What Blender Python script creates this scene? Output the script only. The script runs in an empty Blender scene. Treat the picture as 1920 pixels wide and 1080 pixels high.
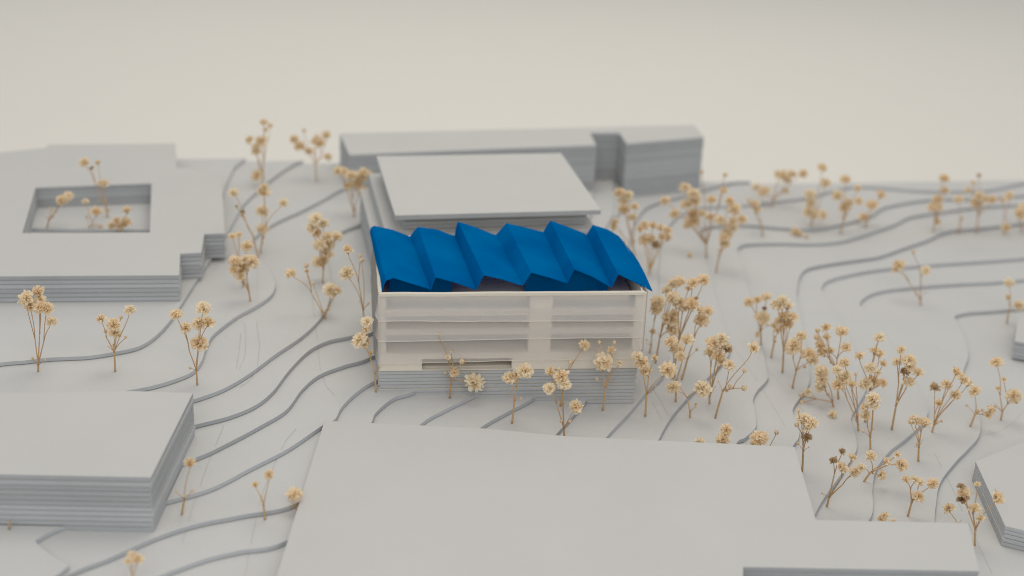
import bpy, bmesh, math, random
from mathutils import Vector, Matrix, noise
from mathutils.geometry import tessellate_polygon
random.seed(7)
S = bpy.context.scene
COL = S.collection

# ------------------------------------------------------------------ camera
FPX = 2800.0; PITCH = math.radians(23.1); ROLL = math.radians(2.3); CZ = 24.8
_f = Vector((0, math.cos(PITCH), -math.sin(PITCH)))
_r0 = Vector((1, 0, 0)); _u0 = _r0.cross(_f)
_r = _r0 * math.cos(ROLL) + _u0 * math.sin(ROLL)
_u = -_r0 * math.sin(ROLL) + _u0 * math.cos(ROLL)
CAM = Vector((0, 0, CZ))
cd = bpy.data.cameras.new('camera'); cam = bpy.data.objects.new('camera', cd); COL.objects.link(cam)
cam.matrix_world = Matrix(((_r.x, _u.x, -_f.x, 0), (_r.y, _u.y, -_f.y, 0), (_r.z, _u.z, -_f.z, CZ), (0, 0, 0, 1)))
cd.sensor_width = 36; cd.lens = FPX / 1920 * 36
cd.clip_start = 0.5; cd.clip_end = 1000
cd.dof.use_dof = True; cd.dof.focus_distance = 53.8; cd.dof.aperture_fstop = 0.08
S.camera = cam

# ------------------------------------------------------------------ light
W = bpy.data.worlds.new('World'); S.world = W; W.use_nodes = True
bg = W.node_tree.nodes['Background']; bg.inputs[0].default_value = (0.90, 0.94, 1.0, 1); bg.inputs[1].default_value = 0.62

def area(name, loc, target, sx, sy, power, col):
    l = bpy.data.lights.new(name, 'AREA'); l.shape = 'RECTANGLE'; l.size = sx; l.size_y = sy; l.energy = power; l.color = col
    o = bpy.data.objects.new(name, l); COL.objects.link(o); o.location = loc
    o.rotation_euler = (Vector(target) - Vector(loc)).to_track_quat('-Z', 'Y').to_euler()
    return o
area('softbox_main', (2, 68, 66), (0, 56, 0), 40, 40, 12500, (1.0, 0.92, 0.79))
area('front_fill', (2, -22, 58), (0, 52, 0), 80, 50, 27000, (1.0, 0.955, 0.90))  # added fill from behind the camera, brightens the front faces
area('softbox_back', (0, 124, 44), (0, 94, 0), 120, 24, 9000, (1.0, 0.925, 0.82))
S.view_settings.view_transform = 'Standard'; S.view_settings.look = 'None'
S.view_settings.exposure = -0.11; S.view_settings.gamma = 1

# ------------------------------------------------------------------ helpers
def ray(x, y): return _r * ((x - 960) / FPX) + _u * ((540 - y) / FPX) + _f
def at(x, y, z):
    d = ray(x, y); return CAM + d * ((z - CZ) / d.z)
def on_plane(x, y, p, n):
    d = ray(x, y); return CAM + d * ((p - CAM).dot(n) / d.dot(n))

def tag(o, label=None, cat=None, group=None, kind=None):
    if label: o['label'] = label
    if cat: o['category'] = cat
    if group: o['group'] = group
    if kind: o['kind'] = kind
    return o
def link(name, bm, mat, parent=None, smooth=False, recalc=True):
    me = bpy.data.meshes.new(name)
    if recalc: bmesh.ops.recalc_face_normals(bm, faces=bm.faces[:])
    bm.to_mesh(me); bm.free()
    for m in (mat if isinstance(mat, (list, tuple)) else [mat]): me.materials.append(m)
    if smooth:
        for p in me.polygons: p.use_smooth = True
    o = bpy.data.objects.new(name, me); COL.objects.link(o)
    if parent: o.parent = parent; o.matrix_parent_inverse = Matrix.Translation(-parent.location)
    return o
def empty(name, loc):
    o = bpy.data.objects.new(name, None); COL.objects.link(o); o.location = loc; o.empty_display_size = 0.2
    return o

# ------------------------------------------------------------------ materials
def new_mat(name):
    m = bpy.data.materials.new(name); m.use_nodes = True
    nt = m.node_tree; return m, nt, nt.nodes['Principled BSDF']
def nnode(nt, t, **kw):
    n = nt.nodes.new(t)
    for k, v in kw.items(): setattr(n, k, v)
    return n
def board_mat(name, col, var=0.05, rough=0.85, bump=0.25, streak=False, scale=1.0):
    m, nt, b = new_mat(name)
    L = nt.links
    tc = nnode(nt, 'ShaderNodeTexCoord'); mp = nnode(nt, 'ShaderNodeMapping')
    L.new(tc.outputs['Object'], mp.inputs[0])
    mp.inputs['Scale'].default_value = (1.2, 1.2, 26) if streak else (1, 1, 1)
    n1 = nnode(nt, 'ShaderNodeTexNoise'); n1.inputs['Scale'].default_value = 0.35 * scale; n1.inputs['Detail'].default_value = 6
    n2 = nnode(nt, 'ShaderNodeTexNoise'); n2.inputs['Scale'].default_value = 16 if not streak else 3; n2.inputs['Detail'].default_value = 5
    L.new(tc.outputs['Object'], n1.inputs[0]); L.new(mp.outputs[0], n2.inputs[0])
    mx = nnode(nt, 'ShaderNodeMath', operation='ADD'); L.new(n1.outputs[0], mx.inputs[0]); L.new(n2.outputs[0], mx.inputs[1])
    rp = nnode(nt, 'ShaderNodeMapRange'); rp.inputs[1].default_value = 0.6; rp.inputs[2].default_value = 1.4
    rp.inputs[3].default_value = 1 - var; rp.inputs[4].default_value = 1 + var
    L.new(mx.outputs[0], rp.inputs[0])
    vm = nnode(nt, 'ShaderNodeVectorMath', operation='SCALE'); vm.inputs[0].default_value = col
    L.new(rp.outputs[0], vm.inputs['Scale']); L.new(vm.outputs[0], b.inputs['Base Color'])
    n3 = nnode(nt, 'ShaderNodeTexNoise'); n3.inputs['Scale'].default_value = 22; n3.inputs['Detail'].default_value = 4
    L.new(mp.outputs[0], n3.inputs[0])
    bp = nnode(nt, 'ShaderNodeBump'); bp.inputs['Strength'].default_value = bump; bp.inputs['Distance'].default_value = 0.02
    L.new(n3.outputs[0], bp.inputs['Height']); L.new(bp.outputs[0], b.inputs['Normal'])
    b.inputs['Roughness'].default_value = rough; b.inputs['Specular IOR Level'].default_value = 0.25
    return m
M_TOP = board_mat('grey_board_face', (0.564, 0.551, 0.521), var=0.03, bump=0.12)
M_GND = board_mat('terrain_board_face', (0.575, 0.566, 0.542), var=0.035, bump=0.12)
M_EDGE = board_mat('grey_board_cut_edge', (0.455, 0.472, 0.482), var=0.10, bump=0.5, streak=True)
M_CARD = board_mat('white_card', (0.74, 0.685, 0.59), var=0.04, bump=0.15)
M_CREAM = board_mat('cream_card_edge', (0.68, 0.63, 0.53), var=0.05, bump=0.3)
M_IN = board_mat('interior_shade', (0.13, 0.115, 0.10), var=0.06)  # dark colour stands in for the shadow inside the pavilion
M_BACK = board_mat('backdrop_paper', (0.77, 0.738, 0.668), var=0.008, bump=0.0)

nt = M_EDGE.node_tree
_g = nnode(nt, 'ShaderNodeNewGeometry'); _m = nnode(nt, 'ShaderNodeMapRange'); _m.inputs[3].default_value = 0.86; _m.inputs[4].default_value = 1.12
nt.links.new(_g.outputs['Random Per Island'], _m.inputs[0])
_v = [n for n in nt.nodes if n.type == 'VECT_MATH'][0]; _w = nnode(nt, 'ShaderNodeVectorMath', operation='SCALE')
nt.links.new(_v.outputs[0], _w.inputs[0]); nt.links.new(_m.outputs[0], _w.inputs['Scale']); nt.links.new(_w.outputs[0], nt.nodes['Principled BSDF'].inputs['Base Color'])
M_EDGE2 = board_mat('light_board_cut_edge', (0.50, 0.515, 0.52), var=0.10, bump=0.5, streak=True)
def film_mat():
    m = bpy.data.materials.new('frosted_film'); m.use_nodes = True; nt = m.node_tree; nt.nodes.clear(); L = nt.links
    out = nnode(nt, 'ShaderNodeOutputMaterial')
    di = nnode(nt, 'ShaderNodeBsdfDiffuse'); di.inputs[0].default_value = (0.88, 0.84, 0.785, 1)
    tr = nnode(nt, 'ShaderNodeBsdfTranslucent'); tr.inputs[0].default_value = (0.85, 0.82, 0.78, 1)
    rf = nnode(nt, 'ShaderNodeBsdfRefraction'); rf.inputs[0].default_value = (0.94, 0.93, 0.92, 1); rf.inputs['IOR'].default_value = 1.12; rf.inputs['Roughness'].default_value = 0.37
    gl = nnode(nt, 'ShaderNodeBsdfGlossy'); gl.inputs['Roughness'].default_value = 0.35
    a = nnode(nt, 'ShaderNodeMixShader'); a.inputs[0].default_value = 0.3; L.new(di.outputs[0], a.inputs[1]); L.new(tr.outputs[0], a.inputs[2])
    b = nnode(nt, 'ShaderNodeMixShader'); b.inputs[0].default_value = 0.56; L.new(a.outputs[0], b.inputs[1]); L.new(rf.outputs[0], b.inputs[2])
    c = nnode(nt, 'ShaderNodeMixShader'); c.inputs[0].default_value = 0.04; L.new(b.outputs[0], c.inputs[1]); L.new(gl.outputs[0], c.inputs[2])
    L.new(c.outputs[0], out.inputs[0]); return m
M_FILM = film_mat()
def blue_mat():
    m, nt, b = new_mat('blue_film'); L = nt.links
    tc = nnode(nt, 'ShaderNodeTexCoord'); n = nnode(nt, 'ShaderNodeTexNoise'); n.inputs['Scale'].default_value = 0.5; n.inputs['Detail'].default_value = 3
    L.new(tc.outputs['Object'], n.inputs[0])
    cr = nnode(nt, 'ShaderNodeValToRGB'); cr.color_ramp.elements[0].position = 0.3; cr.color_ramp.elements[1].position = 0.75
    cr.color_ramp.elements[0].color = (0.0, 0.145, 0.43, 1); cr.color_ramp.elements[1].color = (0.0, 0.205, 0.52, 1)
    L.new(n.outputs[0], cr.inputs[0]); L.new(cr.outputs[0], b.inputs['Base Color'])
    b.inputs['Roughness'].default_value = 0.45; b.inputs['Specular IOR Level'].default_value = 0.0
    tr = nnode(nt, 'ShaderNodeBsdfTranslucent'); tr.inputs[0].default_value = (0.0, 0.03, 0.5, 1)
    mx = nnode(nt, 'ShaderNodeMixShader'); mx.inputs[0].default_value = 0.32
    L.new(b.outputs[0], mx.inputs[1]); L.new(tr.outputs[0], mx.inputs[2])
    L.new(mx.outputs[0], nt.nodes['Material Output'].inputs[0]); return m
M_BLUE = blue_mat()
def petal_mat(name, c0, c1, trans=0.3):
    m, nt, b = new_mat(name); L = nt.links
    oi = nnode(nt, 'ShaderNodeObjectInfo'); gm = nnode(nt, 'ShaderNodeNewGeometry')
    ad = nnode(nt, 'ShaderNodeMath', operation='MULTIPLY_ADD'); ad.inputs[1].default_value = 0.45
    L.new(gm.outputs['Random Per Island'], ad.inputs[0])
    s = nnode(nt, 'ShaderNodeMath', operation='MULTIPLY'); s.inputs[1].default_value = 0.55; L.new(oi.outputs['Random'], s.inputs[0]); L.new(s.outputs[0], ad.inputs[2])
    cr = nnode(nt, 'ShaderNodeValToRGB'); cr.color_ramp.elements[0].color = (*c0, 1); cr.color_ramp.elements[1].color = (*c1, 1)
    L.new(ad.outputs[0], cr.inputs[0]); L.new(cr.outputs[0], b.inputs['Base Color'])
    b.inputs['Roughness'].default_value = 0.8; b.inputs['Specular IOR Level'].default_value = 0.15
    tr = nnode(nt, 'ShaderNodeBsdfTranslucent'); L.new(cr.outputs[0], tr.inputs[0])
    mx = nnode(nt, 'ShaderNodeMixShader'); mx.inputs[0].default_value = trans
    L.new(b.outputs[0], mx.inputs[1]); L.new(tr.outputs[0], mx.inputs[2]); L.new(mx.outputs[0], nt.nodes['Material Output'].inputs[0])
    return m
M_PETAL = petal_mat('dried_petal', (0.96, 0.80, 0.57), (0.985, 0.92, 0.77), 0.48)
M_HEART = petal_mat('blossom_heart', (0.90, 0.68, 0.36), (0.95, 0.80, 0.50))
M_TAN = petal_mat('tan_petal', (0.88, 0.71, 0.48), (0.95, 0.84, 0.64))
M_DARK = petal_mat('brown_petal', (0.44, 0.31, 0.17), (0.70, 0.52, 0.32), 0.25)
M_STEM = petal_mat('dry_stem', (0.48, 0.30, 0.15), (0.68, 0.46, 0.25), 0.05)
M_HAIR = board_mat('dark_fibre', (0.16, 0.15, 0.14))

# ------------------------------------------------------------------ backdrop and table
bm = bmesh.new(); prof = []
ZT = -3.35
for y in (-60, 0, 40, 80, 110, 140): prof.append((y, ZT))
for i in range(1, 25):
    a = math.radians(i * 90 / 24); prof.append((150 + 45 * math.sin(a), ZT + 45 * (1 - math.cos(a))))
prof.append((195, 110))
rows = [[bm.verts.new((x, y, z)) for x in range(-140, 141, 20)] for y, z in prof]
for a, b in zip(rows, rows[1:]):
    for i in range(len(a) - 1): bm.faces.new((a[i], a[i + 1], b[i + 1], b[i]))
tag(link('backdrop', bm, M_BACK, smooth=True), kind='structure')

# ------------------------------------------------------------------ prism stacks
def prism(bm, outer, holes, z0, z1, bevel=0.0, groove=0.012, mt=0, ms=1, smooth_side=False, foot=0.13):
    """one sheet of board: top face, a cut side leaning out by bevel, and a small recess at its foot"""
    def offs(loop, d, sgn):
        n = len(loop); out = []
        for i in range(n):
            a = loop[i - 1]; b = loop[i]; c = loop[(i + 1) % n]
            e = (b - a); g = (c - b)
            if e.length < 1e-6: e = g
            if g.length < 1e-6: g = e
            n1 = Vector((e.y, -e.x)).normalized(); n2 = Vector((g.y, -g.x)).normalized()
            m = n1 + n2
            m = m / max(m.length_squared, 0.5) * 2 if m.length > 1e-6 else n1
            out.append(b + m * d * sgn * 0.5 * 1.0 if False else b + (n1 + n2) / max((n1 + n2).length_squared, 0.6) * 2 * d * sgn * 0.5 * 1.0)
        return out
    loops = []
    for li, loop in enumerate([outer] + list(holes)):
        loop = [Vector((p[0], p[1])) for p in loop]
        ar = sum(loop[i - 1].x * loop[i].y - loop[i].x * loop[i - 1].y for i in range(len(loop)))
        if (ar < 0) == (li == 0): loop.reverse()
        loops.append(loop)
    tops = []
    for loop in loops:
        r0 = loop; r1 = offs(loop, bevel, 1); r2 = offs(loop, bevel - groove, 1)
        V0 = [bm.verts.new((p.x, p.y, z1)) for p in r0]
        V1 = [bm.verts.new((p.x, p.y, z0 + (z1 - z0) * foot)) for p in r1]
        V2 = [bm.verts.new((p.x, p.y, z0)) for p in r2]
        n = len(loop)
        for i in range(n):
            j = (i + 1) % n
            for A, B in ((V0, V1), (V1, V2)):
                f = bm.faces.new((A[i], A[j], B[j], B[i])); f.material_index = ms; f.smooth = smooth_side
        tops.append((V0, V2))
    flat = [v for t in tops for v in t[0]]; flatb = [v for t in tops for v in t[1]]
    tri = tessellate_polygon([[Vector((p.x, p.y, 0)) for p in l] for l in loops])
    for t in tri:
        for F_, m in ((flat, mt), (flatb, ms)):
            try: bm.faces.new([F_[i] for i in t]).material_index = m
            except ValueError: pass
def stack(name, outer, holes, z_bot, z_top, n, mats=(M_TOP, M_EDGE), parent=None, jit=0.02, seed=1):
    rnd = random.Random(seed); bm = bmesh.new(); t = (z_top - z_bot) / n
    for i in range(n):
        dx, dy = rnd.uniform(-jit, jit), rnd.uniform(-jit, jit)
        if i == n - 1: dx = dy = 0
        o2 = [(p[0] + dx + rnd.uniform(-jit, jit) * .5, p[1] + dy + rnd.uniform(-jit, jit) * .5) for p in outer]
        h2 = holes
        prism(bm, o2, h2, z_bot + i * t + 0.005, z_bot + (i + 1) * t - 0.005 * (i < n - 1), 0.0, 0.055)
    return link(name, bm, list(mats), parent, recalc=True)

# ------------------------------------------------------------------ terrain of stacked contour sheets
T = 0.165
def ZK(k): return -T * k
def yback(x): return 75.75 + 0.165 * x
XL, XR, YF = -31.0, 34.0, 31.0
# each line follows the top edge of one sheet (from its front/left end to the back edge of the base board)
C_ = {
 -1: [('w', XL, 62), (300, 430), (400, 400), (418, 366), (423, 348), (433, 325), (440, 312)],
 0: [(-120, 698), (0, 680), (45, 676), (90, 671), (130, 669), (168, 667), (213, 660), (258, 650), (290, 631), (318, 602), (340, 570), (372, 520), (400, 478), (430, 430), (455, 385), (480, 360), (503, 340), (530, 320), (556, 304)],
 1: [('w', XL, 46), (60, 760), (160, 748), (242, 732), (291, 722), (336, 708), (363, 695), (378, 676), (385, 655), (396, 632), (414, 615), (445, 592), (480, 573), (505, 556), (515, 541), (514, 525), (500, 500), (478, 470), (474, 450), (498, 428), (530, 410), (562, 396), (605, 374), (645, 352), (700, 335), (760, 318)],
 2: [('w', XL, 43), (120, 820), (280, 775), (366, 748), (420, 728), (468, 700), (515, 665), (565, 631), (598, 600), (615, 572), (622, 545), (616, 505), (612, 480), (622, 452), (643, 433), (668, 423), (692, 414), (800, 380), (860, 340)],
 3: [('w', XL, 40), (120, 880), (280, 820), (368, 796), (430, 780), (478, 760), (512, 733), (542, 694), (578, 658), (615, 639), (660, 629), (720, 610), (860, 500), (960, 360)],
 4: [('w', XL, 37), (100, 930), (270, 890), (372, 856), (430, 829), (488, 798), (537, 768), (567, 729), (600, 702), (648, 684), (695, 669), (780, 620), (930, 500), (1030, 370)],
 5: [('w', -28.0, YF), (20, 1120), (100, 1082), (122, 1066), (127, 1059), (100, 1044), (72, 1021), (66, 1014), (68, 1012), (95, 996), (127, 984), (220, 960), (323, 936), (400, 913), (470, 877), (540, 841), (604, 798), (628, 786), (640, 764), (665, 738), (700, 715), (780, 680), (930, 560), (1080, 390)],
 6: [('w', -26.5, YF), (30, 1132), (100, 1092), (150, 1067), (210, 1044), (290, 1008), (370, 982), (450, 966), (557, 943), (620, 880), (672, 830), (697, 791), (705, 773), (738, 746), (780, 732), (860, 690), (1000, 560), (1110, 400)],
 7: [('w', -23, YF), (180, 1120), (270, 1090), (330, 1067), (390, 1046), (450, 1032), (534, 1015), (640, 940), (740, 850), (791, 793), (838, 766), (890, 740), (960, 700), (1060, 560), (1150, 400)],
 8: [('w', -6.5, YF), (600, 1080), (760, 940), (860, 840), (902, 801), (950, 773), (1005, 743), (1060, 700), (1120, 560), (1150, 420), (1165, 395), (1180, 370)],
 9: [('w', -3.5, YF), (800, 1060), (940, 930), (1035, 823), (1062, 793), (1104, 746), (1140, 700), (1170, 560), (1180, 450), (1200, 402), (1226, 382), (1285, 366), (1345, 348), (1396, 337)],
 10: [('w', 0.5, YF), (960, 1060), (1070, 920), (1131, 827), (1180, 773), (1212, 735), (1244, 702), (1252, 660), (1235, 560), (1238, 460), (1256, 421), (1280, 400), (1312, 388), (1400, 383), (1460, 376), (1507, 370), (1560, 357), (1600, 349), (1650, 350), (1725, 356), (1800, 357), (1856, 355), (1920, 342), (2060, 320)],
 11: [('w', 3.5, YF), (1110, 1060), (1190, 920), (1233, 828), (1258, 783), (1290, 745), (1320, 715), (1348, 688), (1368, 660), (1364, 635), (1352, 590), (1335, 530), (1318, 470), (1312, 440), (1326, 425), (1395, 421), (1450, 425), (1519, 429), (1575, 420), (1631, 405), (1661, 387), (1744, 373), (1830, 371), (1920, 365), (2060, 355)],
 12: [('w', 6.0, YF), (1280, 1060), (1340, 930), (1378, 836), (1398, 820), (1417, 800), (1415, 770), (1412, 750), (1420, 732), (1438, 712), (1438, 695), (1424, 630), (1408, 560), (1392, 495), (1382, 470), (1392, 459), (1417, 456), (1465, 455), (1519, 456), (1575, 452), (1631, 436), (1680, 419), (1706, 406), (1762, 397), (1837, 387), (1920, 382), (2080, 372)],
 13: [('w', 8.5, YF), (1400, 1060), (1450, 930), (1484, 842), (1497, 822), (1498, 800), (1487, 775), (1490, 760), (1503, 742), (1516, 722), (1518, 700), (1512, 650), (1502, 600), (1494, 560), (1495, 540), (1500, 518), (1515, 503), (1556, 494), (1612, 486), (1650, 480), (1699, 463), (1740, 449), (1777, 433), (1837, 427), (1920, 418), (2080, 402)],
 14: [('w', 10.5, YF), (1500, 1060), (1530, 960), (1580, 885), (1604, 848), (1606, 828), (1601, 806), (1596, 783), (1608, 760), (1622, 735), (1622, 715), (1600, 650), (1570, 590), (1545, 552), (1541, 539), (1556, 524), (1612, 510), (1669, 502), (1762, 494), (1840, 489), (1920, 483), (2100, 470)],
 15: [('w', 12.5, YF), (1620, 1060), (1636, 960), (1636, 918), (1643, 880), (1667, 847), (1695, 825), (1722, 801), (1738, 780), (1735, 755), (1700, 690), (1655, 620), (1620, 582), (1612, 569), (1627, 554), (1657, 544), (1706, 538), (1781, 532), (1860, 528), (1920, 523), (2120, 508)],
 16: [('w', 15.0, YF), (1755, 1070), (1752, 990), (1755, 945), (1763, 905), (1790, 868), (1815, 842), (1834, 820), (1839, 798), (1834, 770), (1815, 735), (1806, 700), (1815, 670), (1812, 645), (1795, 605), (1791, 592), (1819, 585), (1850, 583), (1886, 580), (1920, 577), (2120, 565)],
}
def catmull(P, n=7):
    out = []
    for i in range(len(P) - 1):
        p0 = P[max(i - 1, 0)]; p1 = P[i]; p2 = P[i + 1]; p3 = P[min(i + 2, len(P) - 1)]
        for s in range(n):
            t = s / n
            out.append(0.5 * ((2 * p1) + (p2 - p0) * t + (2 * p0 - 5 * p1 + 4 * p2 - p3) * t * t + (3 * p1 - p0 - 3 * p2 + p3) * t ** 3))
    out.append(P[-1]); return out
POLY = {}
for k, pts in C_.items():
    P = []
    for p in pts:
        if p[0] == 'w': P.append(Vector((p[1], p[2])))
        else:
            q = at(p[0], p[1], ZK(k)); P.append(Vector((q.x, q.y)))
    if P[0].x < XL + 4: P[0].x = XL
    back_end = k <= 9
    if not back_end:
        d_ = (P[-1] - P[-2]); P.append(P[-1] + d_ * ((XR + 0.5 - P[-1].x) / d_.x))
    P = catmull(P)
    P = [Vector((max(XL, min(XR, p.x)), max(YF, min(yback(p.x) , p.y)))) for p in P]
    if back_end: P.append(Vector((P[-1].x + 0.3, yback(P[-1].x + 0.3))))
    else: P.append(Vector((XR, yback(XR))))
    P.append(Vector((XL, yback(XL))))
    if P[0].y <= YF + 0.01: P.append(Vector((XL, YF)))
    Q = [P[0]]
    for p in P[1:]:
        if (p - Q[-1]).length > 0.02: Q.append(p)
    POLY[k] = Q
POLY[17] = [Vector((XL, YF)), Vector((XR, YF)), Vector((XR, yback(XR))), Vector((XL, yback(XL)))]
def inside(poly, x, y):
    c = False; n = len(poly); j = n - 1
    for i in range(n):
        a = poly[i]; b = poly[j]
        if (a.y > y) != (b.y > y) and x < (b.x - a.x) * (y - a.y) / (b.y - a.y) + a.x: c = not c
        j = i
    return c
def ground(px, py):
    for k in range(-1, 18):
        p = at(px, py, ZK(k))
        if inside(POLY[k], p.x, p.y): return p, k
    p = at(px, py, ZK(17)); return p, 17
def level(x, y):
    for k in range(-1, 18):
        if inside(POLY[k], x, y): return ZK(k)
    return ZK(17)
for k in range(-1, 18):
    bm = bmesh.new()
    prism(bm, POLY[k], [], ZK(k) - T + 0.0015, ZK(k), 0.04, 0.13, foot=0.2)
    if k == 17:
        prism(bm, POLY[17], [], ZT + 0.003, ZK(k) - T - 0.002, 0.0, 0.01)
    tag(link('terrain', bm, [M_GND, M_EDGE]), kind='structure')

def pxpoly(pts, z): return [(lambda q: (q.x, q.y))(at(x, y, z)) for x, y in pts]

# ------------------------------------------------------------------ foreground slab
SLZ = -0.74
slab_px = [(609, 789), (905, 803), (1060, 818), (1490, 838), (1530, 975), (1815, 981), (1836, 1071), (1394, 1063), (1391, 1140), (500, 1140)]
o = stack('flat_slab', pxpoly(slab_px, SLZ), [], ZK(17) + 0.004, SLZ, 12, seed=3)
# the slab rests in a pocket cut into the hill; only its upper sheets rise above the ground
tag(o, 'very large smooth grey board slab filling the middle of the foreground', 'board slab')

# ------------------------------------------------------------------ neighbouring block buildings
def block(name, px, ztop, n, t, label, holes_px=(), seed=1, cat='model building'):
    outer = pxpoly(px, ztop); holes = [pxpoly(h, ztop) for h in holes_px]
    o = stack(name, outer, holes, ztop - n * t, ztop, n, seed=seed)
    return tag(o, label, cat, None)
block('courtyard_block', [(336, 516), (338, 476), (377, 474), (383, 439), (422, 438), (414, 322), (331, 314), (329, 269), (90, 271), (86, 277), (-140, 300), (-260, 520)], 1.15, 6, 0.1905,
      'wide layered grey board block with a rectangular courtyard cut into its top',
      [[(42, 437), (281, 436), (284, 344), (67, 352)]], seed=5)
block('board_block', [(283, 895), (362, 737), (250, 733), (-170, 741), (-170, 886)], 1.0, 11, 0.182,
      'tall plain layered grey board block in the left foreground', seed=8)
block('board_block', [(637, 250), (655, 290), (1118, 272), (1106, 249), (1161, 249), (1175, 269), (1320, 257), (1302, 234)], 1.5, 18, 0.165,
      'long layered grey board block with a notch in its front, standing at the back', seed=11)
block('board_block', [(1829, 865), (1885, 986), (1990, 1012), (2060, 900), (1990, 800)], -2.0, 5, 0.16,
      'low layered grey block with a slanting corner at the lower right edge', seed=13)
block('board_block', [(1909, 592), (1903, 640), (1990, 655), (1990, 590)], -1.9, 5, 0.165,
      'small low grey board block cut off by the right edge of the picture', seed=14)

# rear terraced building with a thin roof plate
fr = empty('plate_roof_block', at(740, 440, -1.0))
tag(fr, 'stepped layered grey block under a thin overhanging square roof plate', 'model building')
RZ = 3.05
pl = [Vector(q) for q in pxpoly([(741, 403), (1127, 393), (1052, 287), (706, 293)], RZ)]
pA = pl[0]; e1 = (pl[1] - pl[0]).normalized(); e2 = Vector((-e1.y, e1.x))
plen = (pl[1] - pl[0]).length; pdep = 8.35
def RP(u, v): q = pA + e1 * u + e2 * v; return (q.x, q.y)
bm = bmesh.new(); prism(bm, pxpoly([(741, 404), (1127, 394), (1052, 287), (706, 293)], RZ), [], RZ - 0.2, RZ, 0, 0.0)
link('roof_plate', bm, [M_TOP, M_EDGE], fr)
stack('upper_storey', [RP(0.45, 0.75), RP(plen - 0.45, 0.75), RP(plen - 0.5, pdep - 0.4), RP(0.5, pdep - 0.4)], [], RZ - 0.95, RZ - 0.40, 3, parent=fr, seed=21)
stack('plate_support', [RP(1.1, 2.6), RP(plen - 1.1, 2.6), RP(plen - 1.1, pdep - 1), RP(1.1, pdep - 1)], [], RZ - 0.395, RZ - 0.203, 1, parent=fr, seed=24)
stack('middle_storey', [RP(-0.35, 0.2), RP(plen - 0.1, 0.2), RP(plen - 0.3, pdep - 0.2), RP(-0.4, pdep - 0.2)], [], RZ - 1.75, RZ - 0.96, 4, parent=fr, seed=22)
stack('lower_storey', [RP(-0.75, 0.0), RP(plen + .05, 0.0), RP(plen - 0.1, pdep - 0.1), RP(-0.8, pdep - 0.1)], [], ZK(10) + 0.004, RZ - 1.76, 14, parent=fr, seed=23)

# ------------------------------------------------------------------ the main pavilion model
ZP = -0.18           # top of its plinth
A = at(711, 697, ZP); Bp = at(1196, 691, ZP)
U = (Bp - A); U.z = 0; LEN = U.length; U.normalize(); V = Vector((-U.y, U.x, 0)); DEP = 5.9
def BP(u, v, z): return Vector((A.x + U.x * u + V.x * v, A.y + U.y * u + V.y * v, z))
def u_of(x, y=620): 
    q = on_plane(x, y, A, V); return (q - A).dot(U)
def z_of(x, y):
    return on_plane(x, y, A, V).z
def bbox(bm, u0, u1, v0, v1, z0, z1, mi=0):
    vs = [bm.verts.new(BP(u, v, z)) for z in (z0, z1) for u, v in ((u0, v0), (u1, v0), (u1, v1), (u0, v1))]
    for f in ((0, 1, 2, 3), (4, 5, 6, 7), (0, 1, 5, 4), (1, 2, 6, 5), (2, 3, 7, 6), (3, 0, 4, 7)):
        bm.faces.new([vs[i] for i in f]).material_index = mi
pav = empty('pavilion_model', BP(LEN / 2, DEP / 2, ZP))
tag(pav, 'white pavilion model with frosted film bands and a blue folded roof', 'model building', kind=None)
ZTOP = z_of(712, 550)
# plinth of stacked sheets, cut to follow the ground
stack('plinth', mats=(M_CARD, M_EDGE2), outer=[tuple(BP(u, v, 0)[:2]) for u, v in ((-.02, .0), (LEN - .03, -.02), (LEN - .05, DEP), (0, DEP))], holes=[], z_bot=ZK(10) + 0.004, z_top=ZP - 0.003, n=10, parent=pav, seed=31, jit=0.03)

# base storey with slot
u0, u1 = u_of(792), u_of(962); zb0, zb1 = z_of(870, 692), z_of(870, 672)
bm = bmesh.new(); w = 0.12; zc = 0.56
bbox(bm, 0, u0, -.03, w, ZP + .035, zc); bbox(bm, u1, LEN, -.03, w, ZP + .035, zc); bbox(bm, u0, u1, -.03, w, ZP + .035, zb0); bbox(bm, u0, u1, -.03, w, zb1, zc)
bbox(bm, -.03, w, w, DEP, ZP + .035, zc); bbox(bm, LEN - w, LEN, w, DEP, ZP + .035, zc); bbox(bm, w, LEN - w, DEP - w, DEP, ZP + .035, zc)
link('base_wall', bm, M_CARD, pav)
# floors and core walls behind the film
levels = [zc, 1.22, 2.0]
levels = [z_of(712, 676) + .24, z_of(712, 634) + .25, z_of(712, 597) + .22]
for z in levels + [ZP + 0.1]:
    bm = bmesh.new(); bbox(bm, w + .003, LEN - w - .003, 0.09 if z > 0 else 0.2, DEP - w - .003, z - (0.2 if z > 0 else 0.08), z); link('floor_plate', bm, M_CARD, pav)
bm = bmesh.new()
uc0, uc1 = u_of(992), u_of(1034)
bbox(bm, uc0, uc1, 0.03, 0.5, zc + .003, ZTOP - 0.26); link('core_wall', bm, M_CARD, pav)
bm = bmesh.new(); bbox(bm, w * .3, .26, 0.09, 0.3, zc + .003, ZTOP - 0.1); link('corner_pier', bm, M_CARD, pav)
bm = bmesh.new(); bbox(bm, LEN - .26, LEN - w * .3, 0.09, 0.3, zc + .003, ZTOP - 0.1); link('corner_pier', bm, M_CARD, pav)
bm = bmesh.new(); bbox(bm, 0.44, uc0 - .01, 0.95, 1.05, zc + .003, levels[2] - .21); link('shade_backing', bm, M_IN, pav)  # dark sheet added to give the film bands their interior shade
bm = bmesh.new(); bbox(bm, uc1 + .01, LEN - .44, 0.95, 1.05, zc + .003, levels[2] - .21); link('shade_backing', bm, M_IN, pav)  # same added shade sheet, right of the core
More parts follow.
